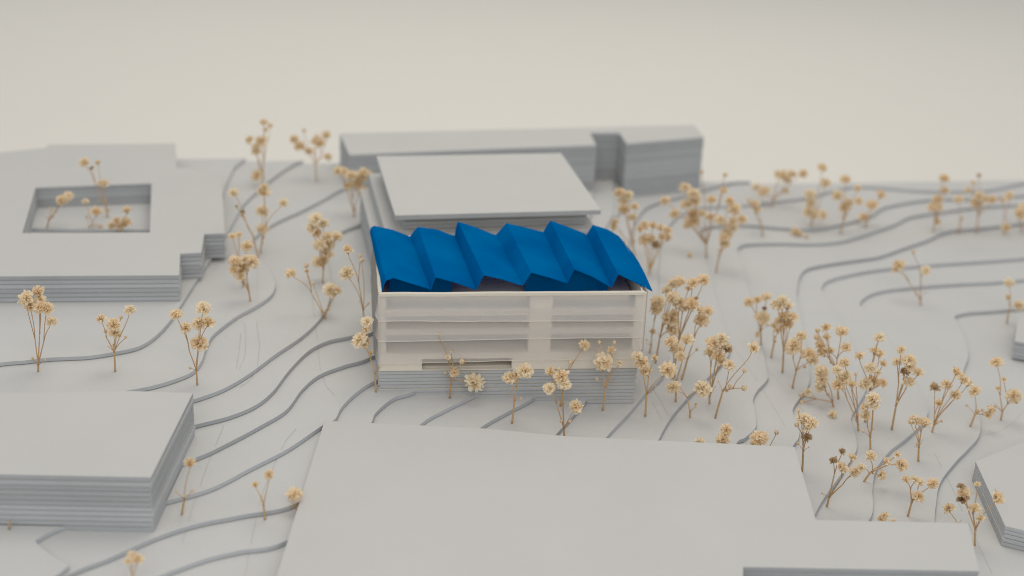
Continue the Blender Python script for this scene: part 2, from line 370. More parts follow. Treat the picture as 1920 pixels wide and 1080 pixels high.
bm = bmesh.new(); bbox(bm, 0.3, LEN - .3, 0.96, 1.04, levels[2] + .003, 2.5); link('bright_backing', bm, M_CARD, pav)  # pale card added behind the top film band to brighten it
# side and back walls
def side_wall(name, ua, ub):
    bm = bmesh.new(); bbox(bm, ua, ub, w, DEP, zc + .003, ZTOP - .02); return link(name, bm, M_CARD, pav)
side_wall('side_wall', 0.0, 0.08); side_wall('side_wall', LEN - .05, LEN)
bm = bmesh.new(); bbox(bm, w, LEN - w, DEP - .08, DEP, zc + .003, ZTOP - .02); link('back_wall', bm, M_CARD, pav)
# film bands: (z top at left, z bottom left, z bottom right)
def band(name, zt, zl, zr, lean0, lean1, seed):
    bm = bmesh.new(); N = 60; R_ = 7; g = []; foot = []
    path = [(-0.03 , DEP - .1), (-0.05, 3.0), (-0.06, 0.6)]
    for j in range(R_ + 1):
        t = j / R_; row = []
        for i in range(N + 1):
            s = i / N; u = -0.05 + s * (LEN + 0.07)
            zb = zl + (zr - zl) * s + 0.028 * noise.noise((s * 5, seed * 3.1, 0)) + 0.012 * noise.noise((s * 17, seed, 2))
            z = zt + (zb - zt) * t
            ln = lean0 + (lean1 - lean0) * (t ** 1.3) + 0.02 * noise.noise((s * 4, seed, t * 2)) * t
            row.append(bm.verts.new(BP(u, -ln, z)))
            if j == R_: foot.append(BP(u, -ln - .002, z))
        # wrap round the left side
        left = []
        for q in range(1, 10):
            v = q / 9 * (DEP - 0.05); zb = zl + 0.02 * noise.noise((v, seed, 5))
            z = zt + (zb - zt) * t
            ln = lean0 + (lean1 - lean0) * (t ** 1.3)
            left.append(bm.verts.new(BP(-0.04 - ln * .7, v, z)))
        g.append(list(reversed(left)) + row)
    for a, b in zip(g, g[1:]):
        for i in range(len(a) - 1): bm.faces.new((a[i], a[i + 1], b[i + 1], b[i]))
    o = link(name, bm, M_FILM, pav, smooth=True)
    # thin folded lip along the foot of the band
    bm = bmesh.new(); rows = []
    for i in range(N + 1):
        c = foot[i]
        rows.append([bm.verts.new(c + V * a + Vector((0, 0, b))) for a, b in ((-.006, 0), (.008, 0), (.008, .02), (-.006, .02))])
    for a, b in zip(rows, rows[1:]):
        for i in range(4): bm.faces.new((a[i], a[(i + 1) % 4], b[(i + 1) % 4], b[i]))
    bm.faces.new(rows[0]); bm.faces.new(list(reversed(rows[-1])))
    link('lip', bm, M_CARD, o)
    return o
zz = lambda y: z_of(712, y)
zzr = lambda y: z_of(1200, y)
band('film_band', ZTOP - 0.03, zz(597), zzr(597), 0.045, 0.27, 1)
band('film_band', zz(581), zz(635), zzr(627), 0.035, 0.26, 2)
band('film_band', zz(617), zz(678), zzr(666), 0.025, 0.22, 3)
# bright folded lips at the band bottoms
# right side film panel
bm = bmesh.new()
vs = [bm.verts.new(BP(LEN + .16, v, z)) for v, z in ((.02, zc - .1), (DEP * .9, zc - .1), (DEP * .9, ZTOP), (.02, ZTOP))]
bm.faces.new(vs); o = link('side_film', bm, M_FILM, pav); md = o.modifiers.new('t', 'SOLIDIFY'); md.thickness = 0.012
bm = bmesh.new(); bbox(bm, LEN + 0.003, LEN + .15, .1, .22, zc, ZTOP - .1); link('side_spacer', bm, M_CARD, pav)
bm = bmesh.new(); bbox(bm, LEN + 0.003, LEN + .15, DEP - .6, DEP - .48, zc, ZTOP - .1); link('side_spacer', bm, M_CARD, pav)
# cream rim on top of the walls
def rim(bm, pts, wd, z0, hgt, seed):
    N = 40; rows = []
    for i in range(N + 1):
        s = i / N; p = pts[0].lerp(pts[1], s); d = (pts[1] - pts[0]).normalized(); n = Vector((-d.y, d.x, 0))
        dz = 0.018 * noise.noise((s * 6, seed, 0)); dn = 0.012 * noise.noise((s * 9, seed, 4))
        rows.append([bm.verts.new(p + n * (a * wd + dn) + Vector((0, 0, z0 + b * hgt + dz))) for a, b in ((-.5, 0), (.5, 0), (.5, .8), (.3, 1), (-.3, 1), (-.5, .8))])
    for a, b in zip(rows, rows[1:]):
        for i in range(6): bm.faces.new((a[i], a[(i + 1) % 6], b[(i + 1) % 6], b[i]))
    bm.faces.new(rows[0]); bm.faces.new(list(reversed(rows[-1])))
bm = bmesh.new(); Zr = ZTOP - .10
rim(bm, [BP(-.02, -.02, 0), BP(LEN + .03, -.02, 0)], 0.14, Zr, 0.13, 1); link('front_rim', bm, M_CREAM, pav)
bm = bmesh.new(); rim(bm, [BP(0.02, 0.06, 0), BP(0.0, DEP, 0)], 0.14, Zr + .002, 0.13, 2); link('side_rim', bm, M_CREAM, pav)
# folded blue roof
pf = BP(0, 0.42, 0); pb = BP(0, DEP - .1, 0)
front = [(717, 546), (719, 535), (724, 526), (738, 521), (770, 531), (800, 540), (808, 543), (812, 530), (817, 520), (855, 530), (886, 541), (893, 543), (899, 530), (907, 516), (940, 523), (972, 533), (980, 535), (988, 523), (996, 511), (1030, 520), (1057, 529), (1064, 530), (1070, 518), (1077, 505), (1110, 518), (1140, 535), (1147, 539), (1152, 528), (1159, 514), (1180, 524), (1203, 535), (1223, 546)]
back = [(694, 436), (695, 430), (697, 426), (702, 424), (735, 431), (762, 441), (769, 444), (776, 434), (784, 426), (820, 431), (846, 441), (853, 442), (855, 428), (859, 416), (890, 426), (923, 439), (930, 441), (939, 431), (950, 419), (985, 427), (1012, 434), (1019, 435), (1025, 425), (1032, 414), (1065, 426), (1093, 437), (1100, 441), (1106, 431), (1112, 422), (1140, 431), (1160, 443), (1176, 462)]
bm = bmesh.new(); NV = 14; g = []
for j in range(NV + 1):
    t = j / NV; row = []
    for i in range(len(front)):
        pF = on_plane(*front[i], pf, V); pB = on_plane(*back[i], pb, V)
        p = pB.lerp(pF, t)
        p.z += 0.01 * noise.noise((i * .35, t * 3, 1)) * math.sin(math.pi * t)
        if i > 28: p.z += 0.16 * math.sin(math.pi * t) * (i - 28) / 3
        row.append(bm.verts.new(p))
    g.append(row)
for a, b in zip(g, g[1:]):
    for i in range(len(a) - 1): bm.faces.new((a[i], a[i + 1], b[i + 1], b[i]))
o = link('folded_roof', bm, M_BLUE, pav, smooth=False)
md = o.modifiers.new('t', 'SOLIDIFY'); md.thickness = 0.03; md.offset = 0
for p in o.data.polygons: p.use_smooth = True
md2 = o.modifiers.new('e', 'EDGE_SPLIT'); md2.split_angle = math.radians(22)
# blue sheets added behind the front wall for the roof's reflections and underside
VU = 1.5; tU = 1 - (VU - .42) / (DEP - .52)
prof_ = [on_plane(*back[i], pb, V).lerp(on_plane(*front[i], pf, V), tU) for i in range(len(front))]
for ia, ib in ((3, 9), (18, 27)):
    bm = bmesh.new(); A_ = []; B_ = []
    for q in prof_[ia:ib + 1]:
        A_.append([bm.verts.new(Vector((q.x, q.y, z)) + V * dv) for z, dv in ((2.15, 0), (q.z - .05, 0), (q.z - .05, .03), (2.15, .03))])
    for a, b in zip(A_, A_[1:]):
        for i in range(4): bm.faces.new((a[i], a[(i + 1) % 4], b[(i + 1) % 4], b[i]))
    bm.faces.new(A_[0]); bm.faces.new(list(reversed(A_[-1])))
    link('roof_reflection_sheet', bm, M_BLUE, pav)

# ------------------------------------------------------------------ dried flowers standing for trees
def blossom_mesh(name, rnd, n, kind):
    bm = bmesh.new()
    def petal(d, r0, r1, wd, mi, cup):
        d = d.normalized(); side = d.cross(Vector((rnd.uniform(-1, 1), rnd.uniform(-1, 1), rnd.uniform(-1, 1)))).normalized()
        nr = side.cross(d); prof = ((0, .25), (.45, .9), (.8, 1.1), (1.0, .75)); rows = []
        for t, ww in prof:
            c = d * (r0 + (r1 - r0) * t) + nr * cup * t * t * (r1 - r0) + Vector([rnd.uniform(-1, 1) for _ in range(3)]) * .045
            rows.append([bm.verts.new(c - side * wd * ww + nr * .3 * wd * ww), bm.verts.new(c), bm.verts.new(c + side * wd * ww + nr * .3 * wd * ww * rnd.uniform(.2, 1.3))])
        for a, b in zip(rows, rows[1:]):
            for i in range(2):
                bm.faces.new((a[i], a[i + 1], b[i + 1], b[i])).material_index = mi
    for i in range(n):
        zc_ = 1 - 2 * (i + .5) / n; ph = i * 2.39996 + rnd.uniform(-.3, .3)
        if kind == 'open':
            zc_ = zc_ * .86 + .14
            d = Vector((math.sqrt(max(0, 1 - zc_ ** 2)) * math.cos(ph), math.sqrt(max(0, 1 - zc_ ** 2)) * math.sin(ph), zc_))
            L = rnd.uniform(.72, 1.08) * (1 - .12 * abs(d.z)); petal(d, .12, L, rnd.uniform(.13, .22), 0, rnd.uniform(-.5, .5))
            if i % 3 == 0: petal(d, .05, .62, .15, 1, rnd.uniform(-.3, .3))
        else:
            zc_ = zc_ * .45 + .55
            d = Vector((math.sqrt(max(0, 1 - zc_ ** 2)) * math.cos(ph), math.sqrt(max(0, 1 - zc_ ** 2)) * math.sin(ph), zc_))
            L = rnd.uniform(.75, 1.1)
            old = len(bm.verts); petal(d, .1, L, rnd.uniform(.16, .28), 0, rnd.uniform(-.2, .7))
            if i % 2 == 0: petal(d, .05, .7, .2, 1, .2)
    # calyx cup
    rings = []
    for zq, rq in ((-.62, .05), (-.5, .16), (-.3, .25), (-.05, .27)):
        rings.append([bm.verts.new((rq * math.cos(a * math.pi / 4), rq * math.sin(a * math.pi / 4), zq)) for a in range(8)])
    for a, b in zip(rings, rings[1:]):
        for i in range(8): bm.faces.new((a[i], a[(i + 1) % 8], b[(i + 1) % 8], b[i])).material_index = 2
    bm.faces.new(rings[0]).material_index = 2
    me = bpy.data.meshes.new(name); bm.to_mesh(me); bm.free(); return me
def bud_mesh(name, rnd):
    bm = bmesh.new(); rings = []
    for zq, rq in ((-1, .12), (-.8, .4), (-.4, .72), (.1, .82), (.55, .66), (.85, .34), (1.0, .1)):
        rings.append([bm.verts.new((rq * (1 + .18 * math.cos(a * math.pi / 5 * 5 / 1 + 0)) * math.cos(a * math.pi / 5), rq * (1 + .18 * (a % 2)) * math.sin(a * math.pi / 5), zq)) for a in range(10)])
    for a, b in zip(rings, rings[1:]):
        for i in range(10): bm.faces.new((a[i], a[(i + 1) % 10], b[(i + 1) % 10], b[i])).material_index = i % 2
    bm.faces.new(rings[0]); bm.faces.new(rings[-1])
    for i in range(5):
        a = i * 2 * math.pi / 5 + .3; c = Vector((math.cos(a), math.sin(a), 0))
        s = Vector((-c.y, c.x, 0))
        q = [c * .8 + s * .2 + Vector((0, 0, .2)), c * .8 - s * .2 + Vector((0, 0, .2)), c * rnd.uniform(.5, 1.2) + Vector((0, 0, rnd.uniform(1.0, 1.5)))]
        bm.faces.new([bm.verts.new(p) for p in q])
    me = bpy.data.meshes.new(name); bm.to_mesh(me); bm.free(); return me
rb = random.Random(4)
OPEN = []; DRY = []; DARK = []; BUD = []
for i in range(6):
    me = blossom_mesh('open_blossom', rb, 100, 'open')
    for m in (M_PETAL, M_HEART, M_STEM): me.materials.append(m)
    OPEN.append(me)
for i in range(5):
    me = blossom_mesh('dry_blossom', rb, 34, 'dry')
    for m in (M_TAN, M_HEART, M_STEM): me.materials.append(m)
    DRY.append(me)
    me = me.copy(); me.materials.clear()
    for m in (M_DARK, M_TAN, M_STEM): me.materials.append(m)
    DARK.append(me)
for i in range(3):
    me = bud_mesh('closed_bud', rb)
    for m in (M_TAN, M_STEM): me.materials.append(m)
    BUD.append(me)

def tube(bm, pts, r0, r1, n=6):
    rings = []
    for i, p in enumerate(pts):
        t = i / (len(pts) - 1); d = (pts[min(i + 1, len(pts) - 1)] - pts[max(i - 1, 0)])
        if d.length < 1e-7: d = Vector((0, 0, 1))
        d.normalize(); a = d.orthogonal().normalized(); b = d.cross(a); r = r0 + (r1 - r0) * t
        rings.append([bm.verts.new(p + a * math.cos(q * 2 * math.pi / n) * r + b * math.sin(q * 2 * math.pi / n) * r) for q in range(n)])
    for a, b in zip(rings, rings[1:]):
        # align ring starts
        off = min(range(n), key=lambda s: (a[0].co - b[s].co).length)
        for i in range(n): bm.faces.new((a[i], a[(i + 1) % n], b[(i + 1 + off) % n], b[(i + off) % n]))
    bm.faces.new(rings[0]); bm.faces.new(rings[-1])
def bez(a, b, c, d, n=8):
    return [a * (1 - t) ** 3 + b * 3 * t * (1 - t) ** 2 + c * 3 * t * t * (1 - t) + d * t ** 3 for t in [i / n for i in range(n + 1)]]

def sprig(label, bx, by, heads, fork=None, kbase=None, seed=None, thick=1.0, group='dried flower sprigs standing for trees'):
    rnd = random.Random(seed if seed is not None else bx * 31 + by)
    if kbase is None: P, k = ground(bx, by)
    else: P = at(bx, by, kbase)
    root = empty('flower_sprig', P); tag(root, label, 'dried flower', group)
    n = Vector((P.x - CAM.x, P.y - CAM.y, 0)).normalized()
    depth = (P - CAM).dot(_f); px = depth / FPX
    H = []
    for h in heads:
        q = on_plane(h[0], h[1], P, n); d = (q - CAM); rr = h[2] * px
        q = CAM + d * (1 + rnd.uniform(-.35, .35) / d.length * (0.8 + 8 * rr * .1))
        H.append((q, rr, h[3]))
    ztop = max(q.z for q, _, _ in H); cen = sum((q for q, _, _ in H), Vector()) / len(H)
    hgt = ztop - P.z
    bm = bmesh.new()
    fk = fork if fork is not None else rnd.choice((.12, .2, .3, .36))
    F0 = P + Vector(((cen.x - P.x) * fk * .8, (cen.y - P.y) * fk * .8, hgt * fk)) + Vector((rnd.uniform(-.03, .03), rnd.uniform(-.03, .03), 0))
    rt = 0.036 * thick
    tube(bm, bez(P - Vector((0, 0, .01)), P.lerp(F0, .3) + Vector((rnd.uniform(-.02, .02), 0, 0)), P.lerp(F0, .7), F0, 5), rt * 1.1, rt * .9)
    # knuckle
    tube(bm, [F0 - Vector((0, 0, .03)), F0, F0 + Vector((0, 0, .035))], rt * .8, rt * 1.3)
    order = sorted(range(len(H)), key=lambda i: H[i][0].x)
    groups = []; i = 0
    while i < len(order):
        g_ = rnd.choice((1, 2, 2, 3)) if len(order) > 2 else 1
        groups.append(order[i:i + g_]); i += g_
    def bracts(p, m=2, s=.09):
        for _ in range(m):
            a = rnd.uniform(0, 6.28); d = Vector((math.cos(a), math.sin(a), rnd.uniform(.2, 1.2))).normalized(); sd = d.cross(Vector((0, 0, 1))).normalized()
            bm.faces.new([bm.verts.new(p + sd * .016), bm.verts.new(p - sd * .016), bm.verts.new(p + d * s * rnd.uniform(.6, 1.3))])
    bracts(F0, 3)
    for g_ in groups:
        c = sum((H[i][0] for i in g_), Vector()) / len(g_); zmin = min(H[i][0].z for i in g_)
        if len(g_) > 1:
            t = rnd.uniform(.4, .62)
            F1 = F0.lerp(c, t); F1.z = min(F1.z, F0.z + max(.05, (zmin - F0.z) * .75)); F1 += Vector((rnd.uniform(-.06, .06), rnd.uniform(-.06, .06), 0))
            tube(bm, bez(F0, F0.lerp(F1, .35) + Vector((0, 0, .06)), F0.lerp(F1, .7), F1, 6), rt * .72, rt * .55); bracts(F1)
        else: F1 = F0
        for i in g_:
            q, rr, ty = H[i]; e = q - F1; L = max(e.length, .01)
            end = q - e.normalized() * rr * .45 - Vector((0, 0, rr * .15))
            m1 = F1 + Vector((e.x * .25, e.y * .25, e.z * .45 + .05 * L)) + Vector([rnd.uniform(-.05, .05) * L for _ in range(3)])
            m2 = F1 + Vector((e.x * .8, e.y * .8, e.z * .72)) + Vector([rnd.uniform(-.05, .05) * L for _ in range(3)])
            tube(bm, bez(F1, m1, m2, end, 9), rt * .5, rt * .36)
            if rnd.random() < .4: bracts(m2, 2, .07)
    twig_ends = []
    for _ in range(rnd.choice((1, 2, 2, 3))):
        a = rnd.uniform(-1, 1); e = F0 + _r * a * .35 + Vector((0, rnd.uniform(-.2, .2), rnd.uniform(.15, .45)))
        tube(bm, bez(F0, F0.lerp(e, .3) + Vector((0, 0, .05)), F0.lerp(e, .7), e, 5), rt * .38, rt * .2)
        if rnd.random() < .75: twig_ends.append((e, rnd.uniform(.035, .075)))
    link('stem', bm, M_STEM, root, smooth=True)
    for q, rr, ty in H + [(q_, r_, 'b') for q_, r_ in twig_ends]:
        pool, nm = {'f': (OPEN, 'blossom'), 'd': (DRY, 'dry_blossom'), 'k': (DARK, 'dark_blossom'), 'b': (BUD, 'bud')}[ty]
        o = bpy.data.objects.new(nm, rnd.choice(pool)); COL.objects.link(o); o.parent = root
        o.location = q - P
        up = (q - F0).normalized() * .8 + Vector((0, -.25, .7)) + Vector([rnd.uniform(-.35, .35) for _ in range(3)])
        o.rotation_mode = 'QUATERNION'
        o.rotation_quaternion = up.to_track_quat('Z', 'Y') @ Vector((0, 0, 1)).rotation_difference(Vector((0, 0, 1)))
        sc = rr * (1.22 if ty == 'f' else 1.2 if ty in 'dk' else 1.0)
        o.scale = (sc * rnd.uniform(.9, 1.1), sc * rnd.uniform(.9, 1.1), sc * rnd.uniform(.85, 1.05))
    return root

SPR = [
 # left field
 ('bushy cream sprig of seven blossoms nearest the left edge, in front of the courtyard block', 72, 697, [(48,559,13,'f'),(72,549,11,'d'),(75,562,10,'f'),(58,573,12,'f'),(75,577,12,'f'),(88,578,11,'f'),(97,602,10,'f')], .08),
 ('small sprig on the curved step between the two larger sprigs at the left', 216, 697, [(190,599,9,'d'),(213,608,13,'f'),(216,625,11,'f'),(244,581,10,'f'),(227,595,4,'b'),(198,621,4,'b'),(236,632,3,'b')], .32),
 ('cream sprig just behind the right corner of the tall left foreground block', 370, 722, [(331,589,12,'f'),(348,614,11,'f'),(381,578,14,'f'),(373,606,12,'f'),(390,606,11,'d'),(374,644,15,'f')], .18),
 ('dense pale sprig beside the curling end of the curved step', 469, 565, [(440,488,10,'f'),(454,502,13,'f'),(471,491,12,'f'),(440,504,10,'f'),(459,486,9,'f'),(451,518,9,'f'),(432,491,4,'b')], .2),
 ('thin bent twig with one yellow bloom beside the courtyard block notch', 484, 484, [(439,361,9,'f'),(444,388,3,'k'),(455,398,4,'k'),(453,404,3,'b')], .3),
 ('low sprig with two little blooms and one larger, behind the dense pale sprig', 456, 538, [(463,461,11,'f'),(435,443,6,'f'),(448,440,6,'f')], .15),
 ('tall narrow sprig right of the bent twig, one bloom reaching out to its right', 489, 475, [(492,429,10,'f'),(494,362,12,'d'),(492,396,11,'f'),(531,380,8,'f'),(496,352,8,'d')], .1),
 ('tall thin sprig rising against the backdrop left of the long rear block', 493, 346, [(495,231,7,'d'),(507,237,5,'d'),(498,244,5,'d'),(468,264,8,'d'),(490,266,10,'d'),(480,274,6,'f'),(480,286,9,'d'),(481,329,10,'f')], .12),
 ('spreading sprig on the back edge just left of the long rear block', 594, 340, [(553,263,9,'d'),(562,274,9,'f'),(570,245,4,'b'),(594,257,5,'b'),(599,270,11,'d'),(592,266,8,'d'),(612,255,9,'d'),(615,294,8,'f'),(579,285,8,'d')], .35),
 ('full sprig left of the stepped side of the plate-roofed block', 664, 407, [(634,320,9,'f'),(645,322,8,'f'),(658,329,10,'f'),(673,333,11,'f'),(654,348,9,'f'),(682,326,9,'d'),(672,345,9,'f')], .1),
 ('slim sprig touching the stepped side of the plate-roofed block', 691, 405, [(681,358,9,'f'),(693,330,8,'d')], .15),
 ('tall dense cream sprig in the middle of the left slope', 605, 531, [(592,410,11,'f'),(607,419,10,'f'),(585,427,10,'f'),(593,435,9,'f'),(615,445,10,'f'),(631,443,10,'f'),(599,459,11,'f'),(617,459,10,'f'),(599,491,13,'f'),(613,478,11,'d')], .2),
 ('V-shaped sprig with a lone bloom far out on its left arm', 611, 598, [(545,512,9,'f'),(574,498,5,'b'),(576,510,5,'d'),(587,531,4,'b'),(620,545,14,'f'),(631,545,9,'d')], .03),
 ('thin sprig with a round pale bloom beside the upper left wall of the pavilion', 688, 640, [(652,470,10,'d'),(675,480,4,'b'),(678,488,5,'b'),(650,512,14,'f')], .35),
 ('sprig at the front left corner of the pavilion plinth', 705, 735, [(688,603,10,'f'),(688,620,9,'d'),(674,637,13,'f'),(697,660,4,'b'),(684,647,7,'f')], .25),
 # in front of the pavilion
 ('twiggy sprig before the slot in the pavilion base, a fluffy bloom off to its right', 843, 747, [(840,671,5,'d'),(866,678,6,'b'),(852,698,9,'f'),(822,627,2,'b'),(846,660,3,'b'),(889,716,16,'f')], .3),
 ('two-headed cream sprig standing on a step before the plinth', 960, 794, [(956,709,13,'f'),(984,696,14,'f'),(970,700,8,'f')], .4),
 ('full sprig whose foot meets the back edge of the large slab', 1059, 824, [(1048,692,4,'b'),(1032,699,10,'d'),(1053,706,13,'f'),(1058,721,11,'f'),(1030,728,10,'f'),(1080,763,13,'f')], .15),
 ('thin sprig with one white bud-like bloom high against the film bands', 1051, 762, [(1095,647,9,'f'),(1070,679,5,'b'),(1052,712,8,'f')], .3),
 ('sprig with one big white bloom before the right end of the plinth', 1130, 770, [(1132,679,17,'f'),(1124,642,4,'b'),(1146,657,7,'d'),(1152,643,4,'b'),(1161,681,5,'d')], .33),
 ('sprig at the front right corner of the plinth with a bloom leaning right', 1210, 781, [(1195,668,10,'f'),(1204,681,13,'f'),(1227,671,6,'d'),(1210,696,12,'f'),(1252,693,14,'f')], .35),
 ('slender upright sprig just right of the plinth corner sprig', 1267, 753, [(1268,654,12,'f'),(1288,639,11,'d'),(1258,640,11,'f'),(1276,668,9,'f')], .3),
 ('short sprig with a white daisy-like bloom and a fluffy one on its left', 1294, 783, [(1263,727,13,'f'),(1262,708,4,'k'),(1318,730,15,'f')], .15),
 # right of the pavilion
 ('sprig pressed against the right wall of the pavilion below the roof tip', 1218, 662, [(1233,567,14,'f'),(1230,579,11,'f'),(1224,623,6,'d')], .15),
 ('tall cream sprig second from the right wall of the pavilion', 1229, 681, [(1257,600,15,'f'),(1263,591,9,'d'),(1260,619,11,'f'),(1250,545,9,'f'),(1261,531,9,'f'),(1273,527,10,'f')], .3),
 ('tallest many-headed sprig right of the pavilion, topped by three yellow blooms', 1262, 702, [(1263,558,13,'f'),(1275,569,12,'f'),(1282,576,10,'f'),(1297,569,12,'f'),(1291,542,6,'d'),(1300,530,10,'f'),(1319,524,10,'f'),(1306,560,4,'k')], .38),
 ('sprig leaning right with three drooping blooms beside the tallest sprig', 1278, 712, [(1312,583,8,'d'),(1327,583,10,'f'),(1316,601,13,'f')], .3),
 ('crowded brownish sprig with dark papery blooms, right of the pavilion front', 1330, 757, [(1337,644,12,'f'),(1353,636,12,'f'),(1331,663,11,'d'),(1357,648,12,'d'),(1363,656,10,'k'),(1347,669,12,'d'),(1353,679,9,'d')], .1),
 ('open slanting sprig with small buds on its right arm, beside the crowded brownish sprig', 1341, 784, [(1367,685,11,'f'),(1412,654,11,'d'),(1396,695,5,'b'),(1369,725,5,'b'),(1363,732,4,'b'),(1395,728,6,'b')], .38),
 ('lone half-hidden pale bloom behind the back edge of the slab', 1312, 872, [(1312,829,8,'f')], .1),
 ('pair of pale blooms peeping one above the other over the slab edge', 1357, 872, [(1362,805,11,'f'),(1355,824,12,'f')], .1),
 ('pale bloom with a bud on a thin stalk peeping over the slab edge', 1432, 872, [(1424,822,15,'f'),(1413,833,7,'d'),(1456,811,5,'b')], .1),
 ('sprig with a row of three small yellow blooms across its top', 1427, 647, [(1404,567,9,'f'),(1420,564,8,'d'),(1437,556,9,'f'),(1433,579,4,'k'),(1430,596,13,'f'),(1420,627,5,'f')], .3),
 ('heavy sprig with a dense round crown beside the one topped by three yellow blooms', 1467, 699, [(1458,571,12,'f'),(1476,576,11,'d'),(1467,565,11,'f'),(1471,595,12,'d'),(1484,595,10,'d'),(1460,602,9,'f'),(1476,606,11,'f')], .3),
 ('short forked twig at the left foot of the heavy round sprig', 1446, 671, [(1459,621,8,'d'),(1452,612,7,'d')], .4),
 ('sprig on a thick bare trunk with a knobbly fork', 1486, 728, [(1489,648,14,'f'),(1484,656,10,'f'),(1503,630,9,'f'),(1517,665,12,'f'),(1524,675,10,'f')], .33),
 ('tall brown-headed sprig behind the thicket, with two yellow blooms to its right', 1572, 748, [(1533,620,5,'b'),(1549,616,9,'d'),(1531,632,6,'b'),(1550,634,8,'d'),(1579,621,11,'f'),(1586,653,10,'d'),(1539,649,10,'d'),(1543,663,10,'d'),(1558,659,7,'d')], .42),
 ('arching sprig bending left at the front of the thicket', 1563, 763, [(1541,696,12,'f'),(1541,712,12,'f'),(1539,726,10,'f'),(1515,735,8,'f'),(1503,743,5,'d'),(1503,755,6,'b'),(1552,739,4,'b')], .12),
 ('broad pale sprig leaning left from the curved step in the thicket', 1610, 808, [(1570,694,9,'f'),(1583,680,10,'f'),(1605,702,4,'b'),(1584,708,13,'f'),(1572,722,13,'f'),(1598,722,9,'d')], .1),
 ('tall sprig in the middle of the thicket topped by three brown cups', 1622, 792, [(1611,669,10,'d'),(1649,633,9,'f'),(1640,661,10,'d'),(1649,665,9,'d'),(1656,683,7,'d'),(1633,690,11,'f'),(1644,698,7,'d'),(1623,720,11,'f'),(1637,716,11,'f'),(1655,718,8,'f')], .35),
 ('short full sprig at the lower end of the thicket', 1632, 845, [(1637,749,13,'f'),(1639,760,9,'f'),(1623,765,9,'d'),(1623,779,10,'f')], .25),
 ('upright sprig on a clean straight trunk with one blackish bloom in its crown', 1672, 806, [(1690,656,8,'f'),(1682,679,8,'f'),(1705,676,12,'f'),(1696,698,9,'k'),(1722,700,9,'d'),(1704,716,11,'f'),(1707,688,9,'f')], .3),
 ('small flat-topped sprig standing on the straight diagonal step at the right', 1722, 865, [(1714,786,9,'f'),(1721,792,9,'d'),(1734,795,11,'d'),(1708,791,6,'f')], .33),
 ('sprig with a long brown withered petal bunch hanging off its right side', 1748, 811, [(1753,728,9,'k'),(1775,721,9,'f'),(1792,741,10,'f'),(1760,758,8,'d'),(1793,699,9,'d'),(1806,714,11,'d'),(1815,720,9,'d')], .1),
 ('little sprig with a tan bloom curving out low to its right', 1819, 800, [(1828,733,10,'f'),(1832,771,5,'b'),(1858,770,9,'d'),(1851,779,8,'d')], .35),
 ('two-armed sprig near the right edge with yellow-white blooms', 1877, 788, [(1869,679,11,'f'),(1883,712,5,'d'),(1871,729,5,'d'),(1901,742,13,'f'),(1906,753,5,'b')], .15),
 ('sprig with bare side twigs at the right back corner of the slab', 1504, 884, [(1497,770,4,'b'),(1507,785,11,'f'),(1521,793,12,'f'),(1515,801,10,'d'),(1494,797,5,'b'),(1513,822,9,'k')], .33),
 ('slanting sprig of brown cup-shaped blooms beside the slab corner', 1550, 950, [(1579,848,7,'k'),(1563,865,8,'k'),(1598,859,8,'d'),(1578,878,11,'d'),(1603,885,10,'f'),(1615,876,8,'f')], .15),
 ('low bowed sprig with a big pale bloom at its right end', 1620, 903, [(1633,855,10,'f'),(1661,867,9,'d'),(1651,892,10,'d'),(1681,853,7,'d'),(1690,872,11,'f')], .3),
 ('forked sprig with a bloom reaching far right, in front of the low bowed sprig', 1702, 968, [(1699,900,8,'d'),(1716,900,7,'d'),(1724,904,8,'f'),(1749,906,10,'f'),(1722,931,10,'f')], .35),
 ('blurred brown blooms peeping over the right arm of the slab', 1662, 1014, [(1653,975,9,'d'),(1660,967,7,'d'),(1674,980,8,'f')], .1),
 ('dark brown sprig in front of the slanting low block', 1828, 1023, [(1802,913,7,'k'),(1807,927,12,'d'),(1804,938,11,'k'),(1833,909,6,'d'),(1827,955,11,'d'),(1838,973,8,'d'),(1869,935,12,'d')], .25),
 ('single drooping brown cup left of the dark brown sprig', 1802, 992, [(1779,955,10,'d')], .2),
 # far right
 ('V-shaped sprig alone on the open terrace at the right', 1726, 572, [(1686,500,11,'d'),(1680,504,7,'f'),(1713,473,4,'b'),(1736,507,9,'f')], .1),
 ('thin sprig near the small cut-off block at the right edge', 1888, 607, [(1892,530,9,'f'),(1890,559,6,'d'),(1911,573,9,'f')], .25),
 ('tall clustered sprig, leftmost of the far right row', 1750, 435, [(1770,334,9,'f'),(1772,359,8,'d'),(1758,374,9,'f'),(1750,389,10,'f'),(1760,389,9,'f'),(1756,416,7,'d')], .2),
 ('narrow sprig with one bloom, second in the far right row', 1798, 439, [(1798,374,9,'f'),(1803,410,4,'b')], .3),
 ('sprig with a wide flat crown, third in the far right row', 1831, 438, [(1825,344,5,'d'),(1815,356,7,'f'),(1835,330,4,'k'),(1830,380,11,'f'),(1844,374,10,'d'),(1836,368,9,'f'),(1862,374,7,'f')], .3),
 ('thin sprig with a low second bloom at its foot, fourth in the far right row', 1883, 438, [(1892,367,9,'f'),(1880,377,6,'d'),(1886,427,8,'d')], .2),
 ('round blurred sprig touching the right edge, last of the far right row', 1916, 436, [(1915,399,12,'f'),(1918,388,8,'f')], .3),
 ('leaning sprig bowed to the right on the far back terrace', 1447, 389, [(1467,331,11,'d'),(1474,338,9,'d'),(1459,329,8,'d'),(1485,328,8,'d'),(1506,325,8,'f'),(1474,358,6,'f'),(1418,351,8,'f'),(1433,359,10,'f')], .2),
 ('faint thin sprig left of a fallen bloom on the far terrace', 1431, 443, [(1416,386,10,'d'),(1404,376,4,'b'),(1421,395,7,'d')], .3),
